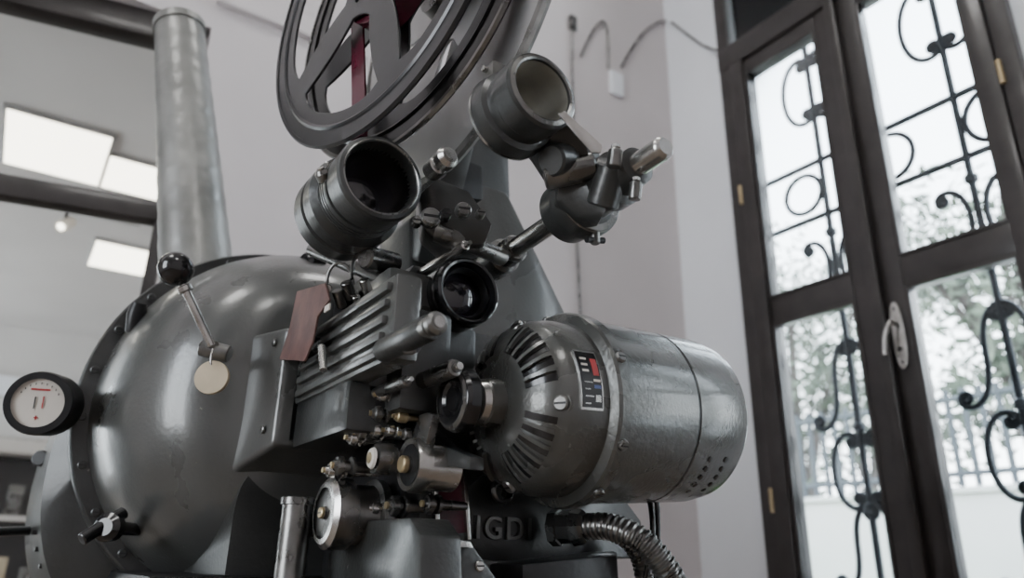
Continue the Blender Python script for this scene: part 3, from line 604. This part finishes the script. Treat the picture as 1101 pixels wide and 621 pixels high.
# =====================================================================
# REEL
# =====================================================================
rc=XYZ(.298,.818,.797); RR=.268
RL=empty('film_reel',rc)
def reelflange(name,c,R,th,m,parent,holes=5,rot=0,ri=.075,ro=.86,hw=25,slots=True):
    cu_=bpy.data.curves.new(name,'CURVE'); cu_.dimensions='2D'; cu_.fill_mode='BOTH'; cu_.extrude=th/2; cu_.bevel_depth=.0012
    def sp_(pts):
        s=cu_.splines.new('POLY'); s.points.add(len(pts)-1); s.use_cyclic_u=True
        for q,pt in zip(pts,s.points): pt.co=(q[0],q[1],0,1)
    def circ(x,y,r,n): return [(x+r*math.cos(2*math.pi*i/n),y+r*math.sin(2*math.pi*i/n)) for i in range(n)]
    sp_(circ(0,0,R,120)); sp_(circ(0,0,.012,24))
    for h in range(holes):
        b=rot+h*2*math.pi/holes; pts=[]; w0=math.radians(hw); w1=math.radians(hw*.62); ro_=R*ro
        def pol(r,a): return (r*math.cos(a),r*math.sin(a))
        for i in range(15): a=-w0+2*w0*i/14; e=1-(abs(i-7)/7)**6*.05; pts.append(pol(ro_*e,b+a))
        for i in range(1,6): f=i/6; pts.append(pol(ro_*.95*(1-f)+ri*f,b+w0*(1-f)+w1*f))
        for i in range(9): a=w1-2*w1*i/8; e=1-(1-(abs(i-4)/4)**2)*.12; pts.append(pol(ri*e,b+a))
        for i in range(1,6): f=i/6; pts.append(pol(ri*(1-f)+ro_*.95*f,b-w1*(1-f)-w0*f))
        sp_(pts)
        if slots: sp_(circ(.048*math.cos(b+.6),.048*math.sin(b+.6),.007,16))
    o=bpy.data.objects.new(name,cu_); bpy.context.collection.objects.link(o)
    m4=Matrix(((0,0,1,0),(1,0,0,0),(0,1,0,0),(0,0,0,1))); o.matrix_world=Matrix.Translation(c)@m4
    return tomesh(o,name,m,parent)
BRN=mat('reel_metal_dark',(.032,.032,.034),.30,.6,.05,60,.15,8,coat=.3)
reelflange('flange_front',rc,RR,.002,BRN,RL,5,.05,ro=.82,hw=30)
reelflange('flange_rear',rc+X_*.05,RR,.002,BRN,RL,5,.35,ro=.82,hw=30)
for i,dx in enumerate((0,.05)):
    lathe('rim_%d'%i,rc+X_*(dx-.004),X_,[(0,RR-.004),(0,RR+.001),(.004,RR+.004),(.008,RR+.001),(.008,RR-.004),(0,RR-.004)],DSTEEL if i else BRN,RL,120)
    lathe('inner_bead_%d'%i,rc+X_*(dx-.003),X_,[(0,RR*.885),(-.002,RR*.9),(0,RR*.915)],BRN,RL,100)
lathe('hub_core',rc,X_,[(0,.06),(.05,.06)],DSTEEL,RL,60); lathe('wound_film',rc+X_*.006,X_,[(0,.06),(0,.078),(.038,.078),(.038,.06)],FILM,RL,80)
lathe('hub_boss',rc-X_*.02,X_,[(0,0),(0,.016),(.004,.02),(.02,.022),(.02,.03),(.022,.03)],STEEL,RL,36)
prism('film_leader',[rc+V((.02,.09,-.02)),rc+V((.02,.06,-.02)),rc+V((.03,.03,-.26)),rc+V((.03,.06,-.28))],(.003,0,0),FILM,RL,0)
RL.rotation_euler.z=math.radians(12)
R2=empty('spool_disc',XYZ(.38,.80,.79),PJ)
c2=XYZ(.41,.80,.80)
reelflange('disc_plate',c2,.305,.003,ALU,R2,5,.9,.10,.50,18,True)
lathe('disc_rim',c2-X_*.004,X_,[(0,.295),(0,.307),(.004,.311),(.01,.307),(.01,.295)],DSTEEL,R2,120)
lathe('disc_hub',c2-X_*.03,X_,[(0,0),(0,.04),(.03,.05),(.04,.05),(.04,0)],DSTEEL,R2,48)
cyl('reel_spindle',c2-X_*.03,XYZ(.50,.80,.80),.012,STEEL,PJ)
prism('reel_support_arm',[XYZ(.45,.77,.82),XYZ(.45,.84,.84),XYZ(.48,1.10,.50),XYZ(.48,1.0,.45)],(.05,0,0),PAINT2,PJ,.006)
# =====================================================================
# LIGHT
# =====================================================================
w=bpy.data.worlds.new('sky'); bpy.context.scene.world=w; w.use_nodes=True; nt=w.node_tree; bg=nt.nodes['Background']
tcn=nt.nodes.new('ShaderNodeTexCoord'); sx=nt.nodes.new('ShaderNodeSeparateXYZ'); rp=nt.nodes.new('ShaderNodeValToRGB')
nt.links.new(tcn.outputs['Generated'],sx.inputs[0]); nt.links.new(sx.outputs['Z'],rp.inputs[0]); nt.links.new(rp.outputs[0],bg.inputs['Color'])
rp.color_ramp.elements[0].color=(.92,.96,1,1); rp.color_ramp.elements[1].color=(.74,.86,1,1)
bg.inputs['Strength'].default_value=11.5
